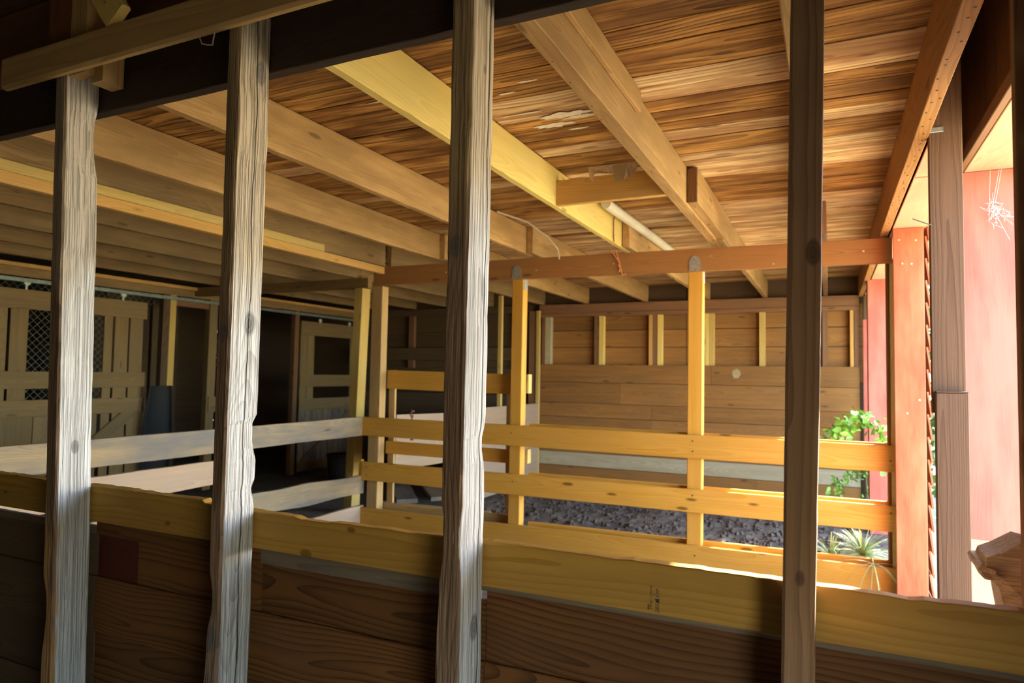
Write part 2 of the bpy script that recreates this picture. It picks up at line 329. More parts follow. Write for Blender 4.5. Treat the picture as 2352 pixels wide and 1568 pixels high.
# ------------------------------------------------------------------ setting: floor, outside ground, ceiling, roof
def grid(name, x0, x1, y0, y1, nx, ny, hf, mat, parent=None):
    V = [(x0+(x1-x0)*i/nx, y0+(y1-y0)*j/ny, hf(x0+(x1-x0)*i/nx, y0+(y1-y0)*j/ny)) for j in range(ny+1) for i in range(nx+1)]
    F = [(j*(nx+1)+i, j*(nx+1)+i+1, (j+1)*(nx+1)+i+1, (j+1)*(nx+1)+i) for j in range(ny) for i in range(nx)]
    return link(name, mesh(name, V, F), Matrix.Identity(4), parent, mat)
def floor_h(x, y):
    h = 0.03*noise.noise(Vector((x*1.3, y*1.3, 0)))+0.012*noise.noise(Vector((x*6, y*6, 2)))
    if -4.3 < x < 0.5 and 6.1 < y < 10.6:
        h += 0.06*max(0, noise.noise(Vector((x*2.3, y*2.3, 5))))+0.03*noise.noise(Vector((x*9, y*9, 5)))
    return h
fl = grid('floor', -12, 0.7, -3, 12, 190, 220, floor_h, 'dirt'); fl['kind'] = 'structure'
og = grid('outside_ground', 0.7, 60, -40, 60, 60, 100, lambda x, y: -0.02+0.05*noise.noise(Vector((x*.4, y*.4, 0))), 'grass_ground'); og['kind'] = 'structure'

cl = struct('ceiling', (-4, 6, 3.17))
y = 1.96; row = 0
cuts_all = [-0.9, -1.7, -2.67, -3.65, -4.4, -5.35, -6.15, -6.95]
while y < 10.62:
    wd = random.choice((0.13, 0.14, 0.14, 0.15, 0.165))
    cuts = sorted(random.sample(cuts_all, 2)); xs = [-8.35]+cuts+[0.40]
    for i in range(3):
        x0, x1 = xs[i], xs[i+1]
        mid = (x0+x1)/2
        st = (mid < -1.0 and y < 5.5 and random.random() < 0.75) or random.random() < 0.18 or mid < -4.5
        dz = random.uniform(0, 0.006)
        bx('plank', x0+0.002, x1-0.002, y+random.uniform(0.002, 0.006), y+wd-0.002, 3.172+dz, 3.194+dz,
           'ceiling_plank_stained' if st else 'ceiling_plank', cl, ch=0.002)
    y += wd; row += 1
# higher boards over the aisle the camera stands in
y = -3.0
while y < 1.88:
    bx('plank', -10, 1.0, y, y+0.235, 3.52, 3.545, 'ceiling_dark', cl, ch=0.002); y += 0.24
rf = struct('roof', (-4, 4, 3.7))
bx('deck', -12.2, 1.0, -3.2, 12.2, 3.72, 3.78, 'ceiling_dark', rf)

# ------------------------------------------------------------------ near partition: posts, rail, boards
pt = thing('stall_partition', 'rough wooden stall partition of four posts, one rail and dark boards in the foreground', 'partition', (-1.5, 1.9, 0))
def post_fn(bites, lean=0.0):
    def fn(t, y, z):
        for (t0, ln, side, dep) in bites:
            u = abs(t-t0)/ln
            if u < 1:
                d = dep*(1-u*u)
                if side == 'R' and y > 0: y -= d
                if side == 'L' and y < 0: y += d
                if side == 'RB' and y > 0 and z > 0: y -= d; z -= d
                if side == 'RF' and y > 0 and z < 0: y -= d*.7; z += d*.7
                if side == 'LF' and y < 0 and z < 0: y += d; z += d*0.6
        return y, z
    return fn
# centre of each post at foot and head: (x_left, x_right) from foot z=0 to head
def near_post(xf, xh, wdt, mat, top, bites=(), label=None, rough=0.0045, y0=1.745, y1=1.895):
    yc = (y0+y1)/2
    p = board('post', (xf-wdt/2, yc, 0.0), (xh-wdt/2, yc, top), y1-y0, wdt, mat, pt, up=(0, 1, 0), ch=0.007, seg=90, rough=rough, fn=post_fn(bites), freq=2.2)
    if label: p['label'] = label
    return p
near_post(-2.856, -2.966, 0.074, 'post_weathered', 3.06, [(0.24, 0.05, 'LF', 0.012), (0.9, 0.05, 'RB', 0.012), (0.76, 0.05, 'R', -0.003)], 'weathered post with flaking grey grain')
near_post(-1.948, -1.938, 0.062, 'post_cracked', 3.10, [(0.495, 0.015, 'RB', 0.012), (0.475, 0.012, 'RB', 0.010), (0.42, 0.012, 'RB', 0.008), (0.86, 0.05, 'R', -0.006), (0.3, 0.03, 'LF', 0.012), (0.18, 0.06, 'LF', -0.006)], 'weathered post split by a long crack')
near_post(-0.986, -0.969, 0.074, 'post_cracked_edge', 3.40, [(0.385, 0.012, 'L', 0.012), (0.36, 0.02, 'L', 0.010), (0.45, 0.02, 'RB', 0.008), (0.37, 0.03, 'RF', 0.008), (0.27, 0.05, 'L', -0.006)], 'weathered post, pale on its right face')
near_post(-0.050, 0.006, 0.076, 'post_brown', 3.40, [(0.3, 0.2, 'R', 0.004)], 'smooth brown post', rough=0.002)
def rail_fn(t, y, z):
    x = -3.9+t*4.6
    if z > 0:
        e = 0.010*abs(noise.noise(Vector((x*2.3, 0, 3))))+0.006*abs(noise.noise(Vector((x*11, 0, 7))))+0.003*abs(noise.noise(Vector((x*40, 1, 7))))
        if -2.0 < x < -1.05: e += 0.016*math.sin((x+2.0)/0.95*math.pi)*(0.5+0.5*noise.noise(Vector((x*7, 0, 0))))
        if x < -2.2: e -= 0.012
        z -= e*(1.0 if y < 0 else 1.25)
    return y, z
rail = board('top_rail', (-3.9, 1.922, 1.155), (0.62, 1.922, 1.158), 0.142, 0.044, 'pine_rail', pt, ch=0.003, seg=260, fn=rail_fn)
# dark boards nailed behind the rail, row by row
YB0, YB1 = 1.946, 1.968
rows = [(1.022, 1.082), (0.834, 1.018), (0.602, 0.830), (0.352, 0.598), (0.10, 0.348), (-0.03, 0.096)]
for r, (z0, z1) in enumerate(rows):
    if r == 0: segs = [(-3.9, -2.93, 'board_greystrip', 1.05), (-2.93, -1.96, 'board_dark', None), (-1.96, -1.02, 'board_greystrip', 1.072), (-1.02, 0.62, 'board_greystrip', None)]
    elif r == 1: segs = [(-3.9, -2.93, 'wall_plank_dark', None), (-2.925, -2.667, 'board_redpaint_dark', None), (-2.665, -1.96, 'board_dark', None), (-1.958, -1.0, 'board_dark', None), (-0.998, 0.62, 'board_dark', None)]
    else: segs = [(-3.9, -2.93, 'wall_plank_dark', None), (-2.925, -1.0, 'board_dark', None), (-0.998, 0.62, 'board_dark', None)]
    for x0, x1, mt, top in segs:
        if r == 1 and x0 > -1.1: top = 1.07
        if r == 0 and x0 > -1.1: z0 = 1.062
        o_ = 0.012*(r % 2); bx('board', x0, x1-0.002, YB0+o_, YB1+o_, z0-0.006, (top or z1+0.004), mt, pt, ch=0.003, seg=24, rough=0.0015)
# grade stamp printed on the rail
def text_mesh(name, body, size, M, mat, parent, label=None, shear=0.0):
    cu = bpy.data.curves.new(name, 'FONT'); cu.body = body; cu.size = size; cu.extrude = 0.0002; cu.shear = shear
    cu.space_character = 1.02
    tmp = bpy.data.objects.new('tmp', cu); COL.objects.link(tmp)
    dg = bpy.context.evaluated_depsgraph_get(); dg.update()
    me = bpy.data.meshes.new_from_object(tmp.evaluated_get(dg)); bpy.data.objects.remove(tmp)
    o = link(name, me, M, parent, mat)
    if label: o['label'] = label
    return o
def stampM(x, z): # text runs upward, faces the camera side (-Y)
    return Matrix(((0, -1, 0, x), (0, 0, -1, 1.8992), (1, 0, 0, z), (0, 0, 0, 1)))
stamp = text_mesh('grade_stamp', 'TP', 0.013, stampM(-0.4505, 1.0975), 'ink', rail, 'black printed grade stamp', 0.15)
text_mesh('grade_stamp', 'NO 2 PRIME', 0.0095, stampM(-0.4515, 1.1135), 'ink', rail, None, 0.15)
text_mesh('grade_stamp', '283', 0.0155, stampM(-0.4325, 1.0925), 'ink', rail, None, 0.15)
text_mesh('grade_stamp', 'SYP', 0.0145, stampM(-0.4315, 1.1345), 'ink', rail, None, 0.15)
text_mesh('grade_stamp', 'S4', 0.0065, stampM(-0.4435, 1.1375), 'ink', rail, None, 0.15)
bx('grade_stamp', -0.4625, -0.4610, 1.8988, 1.8994, 1.097, 1.113, 'ink', rail)
bx('grade_stamp', -0.4640, -0.4632, 1.8988, 1.8994, 1.097, 1.113, 'ink', rail)
link('grade_stamp', mesh('logo', [(-0.432, 1.8990, 1.1185), (-0.432, 1.8990, 1.1315), (-0.4395, 1.8990, 1.1305), (-0.4425, 1.8990, 1.125), (-0.4445, 1.8990, 1.1315), (-0.4395, 1.8990, 1.1205)],
     [(0, 1, 2, 5), (2, 3, 4), (2, 5, 3)]), Matrix.Identity(4), rail, 'ink')
# beams over the posts
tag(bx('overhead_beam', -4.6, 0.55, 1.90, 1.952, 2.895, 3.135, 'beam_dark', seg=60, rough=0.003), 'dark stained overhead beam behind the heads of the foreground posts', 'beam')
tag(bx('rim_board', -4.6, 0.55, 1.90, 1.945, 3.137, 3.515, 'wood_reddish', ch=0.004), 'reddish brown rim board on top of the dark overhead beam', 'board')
tag(bx('cross_board', -3.36, -1.02, 1.70, 1.742, 2.992, 3.137, 'pine_dull', ch=0.012, seg=20), 'pale olive board nailed across the tops of the left two posts', 'board')
up_ = thing('post_extension', 'paired new lumber extending the leftmost post upward past the pale board', 'post', (-2.9, 1.82, 2.95))
bx('upright', -2.955, -2.845, 1.75, 1.80, 3.00, 3.515, 'pine_dull', up_)
bx('upright', -2.865, -2.785, 1.79, 1.885, 2.968, 3.51, 'pine_dull', up_)
bx('upright', -3.13, -2.96, 1.76, 1.885, 3.07, 3.515, 'wood_reddish', up_)
br = board('brace', (-2.60, 1.725, 3.165), (-2.81, 1.725, 3.43), 0.13, 0.04, 'pine_new', up_, up=(1, 0, 0.8), ch=0.008)
for q in ((-2.66, 3.235), (-2.72, 3.305)): disc('screw', (q[0], 1.706, q[1]), (0, -1, 0), 0.006, 0.003, 'galvanised', br)

# ------------------------------------------------------------------ ceiling joists
def joist(x0, y0, y1, mat, label, wd=0.055, z0=2.91, sag=0.0, name='ceiling_joist', **kw):
    return tag(bx(name, x0, x0+wd, y0, y1, z0, 3.169, mat, seg=40, rough=0.003, ch=0.004, **kw), label, 'joist', 'ceiling joists')
G = 'ceiling joists'
joist(-0.135, 1.955, 6.2, 'joist_rough', 'tan ceiling joist mostly hidden behind the smooth brown post', 0.05)
j2 = joist(-0.945, 1.955, 6.15, 'joist_rough', 'wide rough-sawn tan joist with saw marks and nail holes, right of the pale weathered post', 0.078)
joist(-1.748, 1.955, 6.2, 'pine_new', 'bright yellow new pine ceiling joist crossing behind the pale weathered post', 0.05)
joist(-2.70, 1.955, 6.05, 'joist_rough', 'tan ceiling joist just left of the bright yellow one', 0.055)
joist(-3.68, 1.955, 6.1, 'joist_rough', 'tan ceiling joist two left of the bright yellow one', 0.06)
j5 = joist(-4.46, 1.955, 6.05, 'joist_grey', 'grey tan ceiling joist carrying two nailed orange ledger strips', 0.055, 2.90)
l5 = board('ledger_strip', (-4.37, 1.98, 2.852), (-4.37, 5.95, 2.84), 0.075, 0.06, 'ledger_orange', j5)
board('ledger_strip', (-4.385, 1.98, 2.928), (-4.385, 5.02, 2.923), 0.07, 0.035, 'stud_pale', j5)
for i, xx in enumerate((-5.37, -6.17, -6.97, -7.72)):
    joist(xx, 1.955, 10.5, 'joist_grey', 'dim grey ceiling joist over the aisle, %s left of the ledger joist' % ('first', 'second', 'third', 'fourth')[i], 0.055)
far = [(-0.075, 'stud_brown', 'short far joist nearest the red jambs beyond the fence header'), (-0.872, 'joist_rough', 'far tan joist above the right fence post'),
       (-1.69, 'joist_rough', 'far tan joist continuing the bright yellow one beyond the fence header'), (-2.64, 'joist_rough', 'far pale joist right of the middle fence post'),
       (-3.62, 'joist_rough', 'far pale joist left of the middle fence post'), (-4.40, 'joist_grey', 'far grey joist above the corner fence post')]
for xx, mt, lb in far:
    joist(xx, 5.9 if xx != -4.40 else 6.07, 10.50, mt, lb, 0.06)
# pieces fixed to joists
bx('sister_board', -0.866, -0.80, 4.60, 6.3, 2.93, 3.165, 'joist_rough', j2, ch=0.004)
bx('end_face', -0.866, -0.80, 4.575, 4.598, 2.925, 3.15, 'wood_reddish', j2, axis=2)
bx('scab', -0.866, -0.842, 1.98, 3.25, 3.06, 3.168, 'joist_rough', j2)
for k in range(26):
    yy = 2.3+k*0.145+random.uniform(-.03, .03)
    disc('nail_hole', (-0.945+random.choice((0.018, 0.05))+random.uniform(-.008, .008), yy, 2.9115), (0, 0, -1), 0.0045, 0.0015, 'beam_dark', j2, 6)
bk = tag(bx('blocking', -1.697, -0.948, 4.28, 4.325, 2.912, 3.085, 'ledger_orange'), 'short orange blocking nailed between the yellow joist and the rough joist', 'block')
pn = [(-1.36, 3.084), (-1.12, 3.09)]
# torn paper hanging over the blocking
def scrap(name, pts, yoff, mat, parent):
    V = []; F = []
    for d in (0, 0.002):
        for (x, z) in pts: V.append((x, yoff-d-0.01*math.sin(x*40), z))
    n = len(pts); F = [tuple(range(n-1, -1, -1)), tuple(range(n, 2*n))]+[(k, (k+1) % n, n+(k+1) % n, n+k) for k in range(n)]
    return link(name, mesh(name, V, F), Matrix.Identity(4), parent, mat)
pp = thing('paper_scrap', 'torn brown paper hanging over the orange blocking', 'paper', (-1.3, 4.27, 3.08))
scrap('sheet', [(-1.47, 3.15), (-1.14, 3.15), (-1.13, 3.10), (-1.16, 3.075), (-1.185, 3.05), (-1.27, 3.045), (-1.285, 3.085), (-1.37, 3.095), (-1.42, 3.10), (-1.435, 3.045), (-1.455, 3.07)], 4.272, 'paper', pp)
scrap('flap', [(-1.29, 3.12), (-1.2, 3.12), (-1.185, 3.06), (-1.21, 3.03), (-1.275, 3.025)], 4.262, 'cord', pp)
tag(tube('plastic_pipe', [(-1.615, 5.15, 3.125), (-1.60, 5.8, 3.125), (-1.58, 6.6, 3.125), (-1.57, 7.6, 3.125)], 0.042, 'pvc', None, 12), 'cream plastic pipe lying above the yellow joist under the ceiling', 'pipe')
# white mould on the stained ceiling
def blob(name, cx, cy, rx, ry, seed, z, mat, parent, n=34):
    V = []
    for zz in (z, z-0.002):
        for k in range(n):
            a = 2*math.pi*k/n; r = 1+0.55*noise.noise(Vector((math.cos(a)*2.2, math.sin(a)*2.2, seed)))+0.3*noise.noise(Vector((math.cos(a)*6, math.sin(a)*6, seed)))
            V.append((cx+rx*r*math.cos(a), cy+ry*r*math.sin(a), zz))
    F = [tuple(range(n)), tuple(range(2*n-1, n-1, -1))]+[(k, n+k, n+(k+1) % n, (k+1) % n) for k in range(n)]
    return link(name, mesh(name, V, F), Matrix.Identity(4), parent, mat)
for i, (cx, cy, rx, ry) in enumerate(((-1.30, 3.40, 0.15, 0.035), (-1.42, 3.52, 0.12, 0.03), (-1.22, 3.45, 0.09, 0.022), (-1.30, 3.62, 0.06, 0.010), (-1.50, 3.30, 0.11, 0.008), (-1.33, 2.93, 0.05, 0.009), (-1.48, 3.02, 0.05, 0.007), (-2.1, 2.85, 0.10, 0.008), (-2.05, 3.15, 0.06, 0.006))):
    blob('mould_patch', cx, cy, rx, ry, i*3.1, 3.1725, 'mold_white', cl)

# ------------------------------------------------------------------ rail fence between the two pens
fc = thing('rail_fence', 'yellow pine rail fence with three posts crossing the pen', 'fence', (-2.1, 6.05, 0))
def slab(name, x0, z0a, z1a, x1, z0b, z1b, y0, y1, mat, parent, **kw):
    return board(name, (x0, (y0+y1)/2, (z0a+z1a)/2), (x1, (y0+y1)/2, (z0b+z1b)/2), z1a-z0a, y1-y0, mat, parent, **kw)
FR = [(1.052, 1.254, 1.035, 1.232), (0.572, 0.769, 0.578, 0.772), (0.075, 0.277, 0.10, 0.299)]
for a0, a1, b0, b1 in FR:
    slab('rail', -4.62, a0, a1, 0.62, b0, b1, 5.995, 6.035, 'pine_fence', fc, ch=0.003, seg=8)
for a0, a1, b0, b1 in ((1.055, 1.258, 1.040, 1.238), (0.575, 0.775, 0.582, 0.780), (0.09, 0.295, 0.12, 0.318)):
    slab('rail', -2.70, a0, a1, 0.60, b0, b1, 6.15, 6.19, 'pine_fence', fc, ch=0.003)
for x0, x1, y1, m in ((-4.575, -4.435, 6.15, 'pine_dull'), (-2.865, -2.745, 6.15, 'pine_fence'), (-1.14, -1.015, 6.15, 'pine_fence')):
    board('post', ((x0+x1)/2, 6.0925, 0), ((x0+x1)/2+0.012, 6.0925, 2.685), x1-x0, 0.112, m, fc, up=(1, 0, 0), ch=0.005, seg=12, rough=0.001)
hb = slab('header_beam', -4.52, 2.693, 2.893, 0.45, 2.662, 2.862, 6.0, 6.055, 'beam_brown', fc, ch=0.004, seg=20, rough=0.002)
hb['label'] = 'brown header beam across the fence posts'
for cx, cz in ((-2.79, 2.684), (-1.065, 2.674)):
    pr = [(-0.05, 0), (0.05, 0), (0.05, 0.085), (0.028, 0.125), (0, 0.138), (-0.028, 0.125), (-0.05, 0.085)]
    V = [(cx+a, yy, cz+b) for yy in (5.9985, 5.994) for a, b in pr]; n = len(pr)
    F = [tuple(range(n)), tuple(range(2*n-1, n-1, -1))]+[(k, n+k, n+(k+1) % n, (k+1) % n) for k in range(n)]
    p = link('post_bracket', mesh('bracket', V, F), Matrix.Identity(4), fc, 'galvanised')
    for a, b in ((0, 0.115), (-0.032, 0.04), (0.032, 0.04), (0, 0.045)): disc('nail', (cx+a, 5.9945, cz+b), (0, -1, 0), 0.006, 0.003, 'nail', p)
    bx('post_bracket', cx+0.062, cx+0.066, 6.05, 6.13, cz-0.10, cz+0.0, 'galvanised', fc)
for x, z in ((-2.58, 2.76), (-1.80, 2.78), (-0.93, 2.80), (-0.42, 2.70), (0.25, 2.765), (-3.6, 2.79)):
    disc('nail', (x, 5.9995, z), (0, -1, 0), 0.009, 0.003, 'nail', hb)
for x, z in ((-4.55, 0.72), (-4.55, 0.63), (-4.54, 0.2), (-2.82, 1.17), (-2.80, 0.70), (-1.08, 1.19), (-1.08, 1.10), (-1.08, 0.72), (-1.06, 0.21), (0.42, 1.12), (0.42, 0.72)):
    disc('nail', (x, 5.9945, z), (0, -1, 0), 0.007, 0.003, 'wire_dark', fc)
bx('hinge_block', -2.742, -2.715, 6.16, 6.24, 1.555, 1.745, 'stud_pale', fc)
bx('hinge_block', -2.742, -2.715, 6.16, 6.24, 0.86, 1.0, 'stud_pale', fc)
# boards closing the left bay on the rear side (a gate)
gt = thing('pen_gate', 'low gate of three orange boards behind the left fence bay', 'gate', (-3.7, 6.2, 0.3))
slab('gate_board', -4.43, 1.565, 1.768, -2.90, 1.54, 1.745, 6.17, 6.205, 'pine_fence', gt)
slab('gate_board', -4.43, 0.852, 0.988, -2.90, 0.855, 0.978, 6.17, 6.205, 'pine_fence', gt)
slab('gate_board', -4.43, 0.10, 0.315, -2.90, 0.12, 0.34, 6.17, 6.205, 'pine_dull', gt)
bx('gate_stile', -4.43, -4.35, 6.207, 6.24, 0.10, 1.77, 'pine_dull', gt)
bx('gate_stile', -2.98, -2.90, 6.207, 6.24, 0.10, 1.75, 'pine_dull', gt)
wr = thing('twisted_wire', 'rusty twisted wire standing behind the top fence rail', 'wire', (-4.05, 6.1, 1.0))
tube('loop', [(-4.06, 6.11, 1.02), (-4.065, 6.11, 1.15), (-4.05, 6.11, 1.25), (-4.075, 6.11, 1.30), (-4.055, 6.11, 1.34), (-4.03, 6.11, 1.33)], 0.010, 'rust', wr)
tube('loop', [(-4.04, 6.115, 1.02), (-4.07, 6.115, 1.2), (-4.045, 6.115, 1.28), (-4.06, 6.115, 1.33)], 0.008, 'rust', wr)
tw = thing('orange_twine', 'frayed orange baling twine tied around the fence header beam', 'twine', (-1.75, 6.0, 2.7))
def wob(p0, p1, n, amp, sd):
    p0, p1 = Vector(p0), Vector(p1); return [p0.lerp(p1, i/n)+Vector((noise.noise(Vector((i*.9, sd, 0))), noise.noise(Vector((i*.9, sd, 9)))*0.4, noise.noise(Vector((i*.9, sd, 5)))))*amp for i in range(n+1)]
for i, (a, b) in enumerate((((-1.775, 5.99, 2.90), (-1.75, 5.985, 2.80)), ((-1.75, 5.985, 2.80), (-1.715, 5.985, 2.67)), ((-1.75, 5.985, 2.80), (-1.74, 5.985, 2.70)), ((-1.83, 5.99, 2.90), (-1.75, 5.985, 2.80)), ((-1.81, 5.99, 2.895), (-1.755, 5.985, 2.80)), ((-1.715, 5.985, 2.67), (-1.67, 5.985, 2.675)))):
    tube('strand', wob(a, b, 8, 0.012, i*2.3), 0.0045, 'twine', tw, 5)
tag(tube('loose_rope', [(-2.62, 5.2, 3.16), (-2.46, 5.5, 3.12), (-2.36, 5.75, 3.02), (-2.32, 5.9, 2.93), (-2.33, 5.97, 2.85)], 0.009, 'cord', None), 'pale cord hanging from the ceiling over the fence header', 'cord')
tag(tube('hanging_wire', [(-1.64, 5.55, 3.16), (-1.685, 5.6, 3.1), (-1.69, 5.62, 2.95), (-1.68, 5.6, 2.905)], 0.006, 'rust', None), 'thin rusty wire hanging down the face of the yellow joist', 'wire')

# ------------------------------------------------------------------ side fence along the aisle
sf = thing('side_fence', 'grey weathered rail fence running along the aisle to the corner post', 'fence', (-4.62, 4, 0))
def ybar(name, x, ya, za0, za1, yb, zb0, zb1, thk, mat, parent, **kw):
    return board(name, (x, ya, (za0+za1)/2), (x, yb, (zb0+zb1)/2), za1-za0, thk, mat, parent, **kw)
def wavy(amp, k):
    def fn(t, y, z): return y, z+amp*noise.noise(Vector((t*k, 0, 1 if z > 0 else 5)))
    return fn
ybar('rail', -4.64, 1.99, 1.055, 1.253, 6.03, 1.050, 1.252, 0.04, 'rail_grey', sf, seg=30, fn=wavy(0.006, 6))
ybar('rail', -4.64, 1.99, 0.79, 0.99, 4.22, 0.79, 0.99, 0.04, 'plywood_pale', sf, seg=16, fn=wavy(0.012, 5))
ybar('rail', -4.64, 1.99, 0.50, 0.70, 6.05, 0.405, 0.637, 0.04, 'rail_grey', sf, seg=40, fn=wavy(0.018, 7))
ybar('rail', -4.64, 1.99, 0.11, 0.30, 6.05, 0.09, 0.305, 0.04, 'plywood_pale', sf, seg=30, fn=wavy(0.01, 6))
for yy in (2.3, 4.24):
    bx('post', -4.75, -4.662, yy, yy+0.09, 0, 1.27, 'pine_dull', sf)
bx('end_block', -4.66, -4.625, 6.0, 6.05, 0.56, 0.79, 'pine_fence', sf)
# ------------------------------------------------------------------ aisle post and cross beam
tag(board('aisle_post', (-5.36, 6.78, 0), (-5.27, 6.78, 2.78), 0.12, 0.16, 'stud_pale', None, up=(1, 0, 0), seg=10, rough=0.002), 'tall pale aisle post standing just left of the corner fence post', 'post')
tag(bx('cross_beam', -8.2, -5.16, 6.74, 6.82, 2.785, 2.908, 'joist_grey'), 'dim cross beam over the aisle ending above the aisle post', 'beam')

# ------------------------------------------------------------------ panel and scrap behind the fence
pl = thing('plywood_panel', 'pale plywood panel along the left side of the far pen', 'panel', (-4.35, 8.4, 0))
V0 = ybar('sheet', -4.36, 6.25, 0.66, 1.275, 8.0, 0.56, 1.275, 0.018, 'plywood_pale', pl)
V0 = ybar('sheet', -4.36, 8.005, 0.02, 1.272, 10.3, 0.02, 1.262, 0.018, 'plywood_pale', pl)
for q in (7.97, 8.9):
    bx('stake', -4.43, -4.372, q, q+0.06, 0, 2.9, 'stud_pale', pl)
for i, (a, b, lb) in enumerate((((-4.72, 7.05, 0.16), (-5.60, 8.14, 0.15), 'grey plank lying in the far pen, left of the pair'), ((-4.33, 7.22, 0.20), (-5.35, 8.45, 0.19), 'grey plank lying in the far pen, right of the pair'))):
    tag(board('scrap_plank', a, b, 0.26, 0.05, 'rail_grey', None, up=(1, 0.8, 0.03)), lb, 'plank')
tag(board('scrap_beam', (-5.2, 7.0, 0.07), (-3.6, 7.08, 0.07), 0.13, 0.09, 'ledger_orange', None), 'short orange beam lying under the grey planks', 'beam')
tag(board('warped_board', (-4.80, 8.55, 0.36), (-4.76, 10.1, 0.36), 0.92, 0.025, 'rail_grey', None, up=(.6, 0, .78)), 'pale wide board leaning behind the gate', 'board')

# ------------------------------------------------------------------ back wall
wb = struct('wall_back', (-2, 10.5, 0))
bx('top_plate', -4.40, 0.375, 10.40, 10.50, 2.765, 2.905, 'stud_brown', wb)
bx('top_plate', -4.40, 0.375, 10.42, 10.50, 2.70, 2.762, 'stud_brown', wb)
for x0, x1, m in ((-4.36, -4.305, 'stud_brown'), (-4.30, -4.20, 'wall_plank_pale'), (-3.447, -3.366, 'stud_brown'), (-3.365, -3.285, 'pine_new'), (-2.555, -2.50, 'ledger_orange'), (-2.498, -2.42, 'stud_brown'), (-2.418, -2.345, 'pine_new'),
                  (-1.70, -1.648, 'pine_new'), (-1.646, -1.565, 'stud_pale'), (-0.928, -0.845, 'stud_pale'), (-0.09, -0.02, 'stud_brown'), (0.259, 0.305, 'ledger_orange'), (0.31, 0.366, 'stud_brown')):
    bx('stud', x0, x1, 10.41+random.uniform(0, .02), 10.515, 1.90, 2.70, m, wb)
for z0, z1, m in ((1.70, 2.193, 'wall_plank'), (2.203, 2.470, 'wall_plank'), (2.482, 2.80, 'wall_plank'), (2.805, 3.2, 'wall_plank_dark')):
    for x0, x1 in ((-8.2, -4.42), (-4.41, -2.0), (-1.99, 0.42)):
        bx('board', x0, x1, 10.53, 10.555, z0, z1, m if x0 > -5 else 'wall_plank_dark', wb)
low = [(1.627, 1.912, 'wall_plank'), (1.292, 1.623, 'wall_plank'), (1.066, 1.288, 'wall_plank'), (0.80, 1.062, 'wall_plank'), (0.494, 0.796, 'wall_plank'), (0.274, 0.490, 'wall_plank_pale'), (-0.05, 0.268, 'wall_plank')]
for i, (z0, z1, m) in enumerate(low):
    cut = (-1.6, -3.0, -2.50, -2.50, -2.0, None, -0.96)[i]
    for x0, x1 in (((-4.40, cut), (cut+0.003, 0.372)) if cut else ((-4.40, 0.372),)):
        if i == 3 and x0 > -4: z0b, z1b = 0.93, 1.04
        bx('board', x0, x1, 10.375+random.uniform(0, .012), 10.405, z0, z1, m, wb, ch=0.004)
for c in ((-1.24, 10.372, 1.80, 0.06, 0.07), (-0.37, 10.372, 1.50, 0.02, 0.06)):
    V = [(c[0]+c[3]*math.cos(a)*(1+.3*noise.noise(Vector((a*2, 0, c[0])))), c[1]-d, c[2]+c[4]*math.sin(a)*(1+.3*noise.noise(Vector((a*2, 3, c[0]))))) for d in (0, .003) for a in [2*math.pi*k/18 for k in range(18)]]
    link('old_paper', mesh('old_paper', V, [tuple(range(17, -1, -1)), tuple(range(18, 36))]+[(k, (k+1) % 18, 18+(k+1) % 18, 18+k) for k in range(18)]), Matrix.Identity(4), wb, 'smudge')
bx('post', -4.545, -4.41, 10.30, 10.40, 0, 2.80, 'stud_brown', wb, seg=12, rough=0.004)
bx('post', -4.408, -4.35, 10.28, 10.34, 0, 2.80, 'stud_pale', wb, seg=12, rough=0.004)
# dark back wall of the aisle
bx('top_plate', -8.2, -4.56, 10.42, 10.52, 2.78, 2.90, 'wall_plank_dark', wb)
for z0, z1 in ((1.97, 2.19), (1.72, 1.83), (1.40, 1.70), (1.0, 1.38), (0.6, 0.98), (0.2, 0.58), (-0.05, 0.18)):
    bx('board', -8.2, -4.56, 10.40 if z0 > 1.9 else 10.45, 10.44 if z0 > 1.9 else 10.475, z0, z1, 'wall_plank_dark', wb)
for x in (-7.05, -5.9, -4.9): bx('stud', x, x+0.12, 10.45, 10.52, 1.83, 2.78, 'stud_brown', wb)
bx('sheathing', -12, 0.70, 10.56, 10.60, -0.05, 3.74, 'wall_plank_dark', wb, axis=0)

# ------------------------------------------------------------------ right wall with its red jambs
wr_ = struct('wall_right', (0.5, 5, 0))
bx('top_plate', 0.363, 0.423, 1.955, 10.40, 2.877, 3.170, 'beam_brown', wr_, seg=30, rough=0.002)
for k in range(46):
    disc('nail', (0.363+random.uniform(.01, .05), 2.1+k*0.09+random.uniform(-.03, .03), 2.8775), (0, 0, -1), 0.0045, 0.0025, 'wire_dark', wr_, 6)
bx('stud', 0.425, 0.557, 2.03, 2.07, 0, 3.5, 'stud_brown', wr_, axis=2)
s1 = bx('stud', 0.425, 0.557, 3.62, 3.665, 1.60, 3.5, 'stud_wall', wr_, axis=2)
s1b = bx('stud', 0.432, 0.557, 3.565, 3.618, 0, 1.69, 'stud_wall', wr_, axis=2)
bx('dust_ledge', 0.436, 0.556, 3.572, 3.616, 1.69, 1.70, 'stud_wall', wr_, seg=10, rough=0.004)
bx('strap', 0.40, 0.483, 3.612, 3.617, 2.897, 2.922, 'galvanised', wr_)
disc('nail', (0.432, 3.60, 2.46), (-0.9, -0.3, 0.35), 0.003, 0.09, 'wire_dark', wr_)
bx('stud', 0.412, 0.430, 6.08, 6.20, 0, 2.88, 'stud_brown', wr_, axis=2)
bx('stud', 0.432, 0.474, 6.05, 6.14, 0, 2.70, 'stud_pale', wr_, axis=2)
bx('stud', 0.478, 0.62, 6.16, 6.20, 0, 2.88, 'stud_brown', wr_, axis=2)
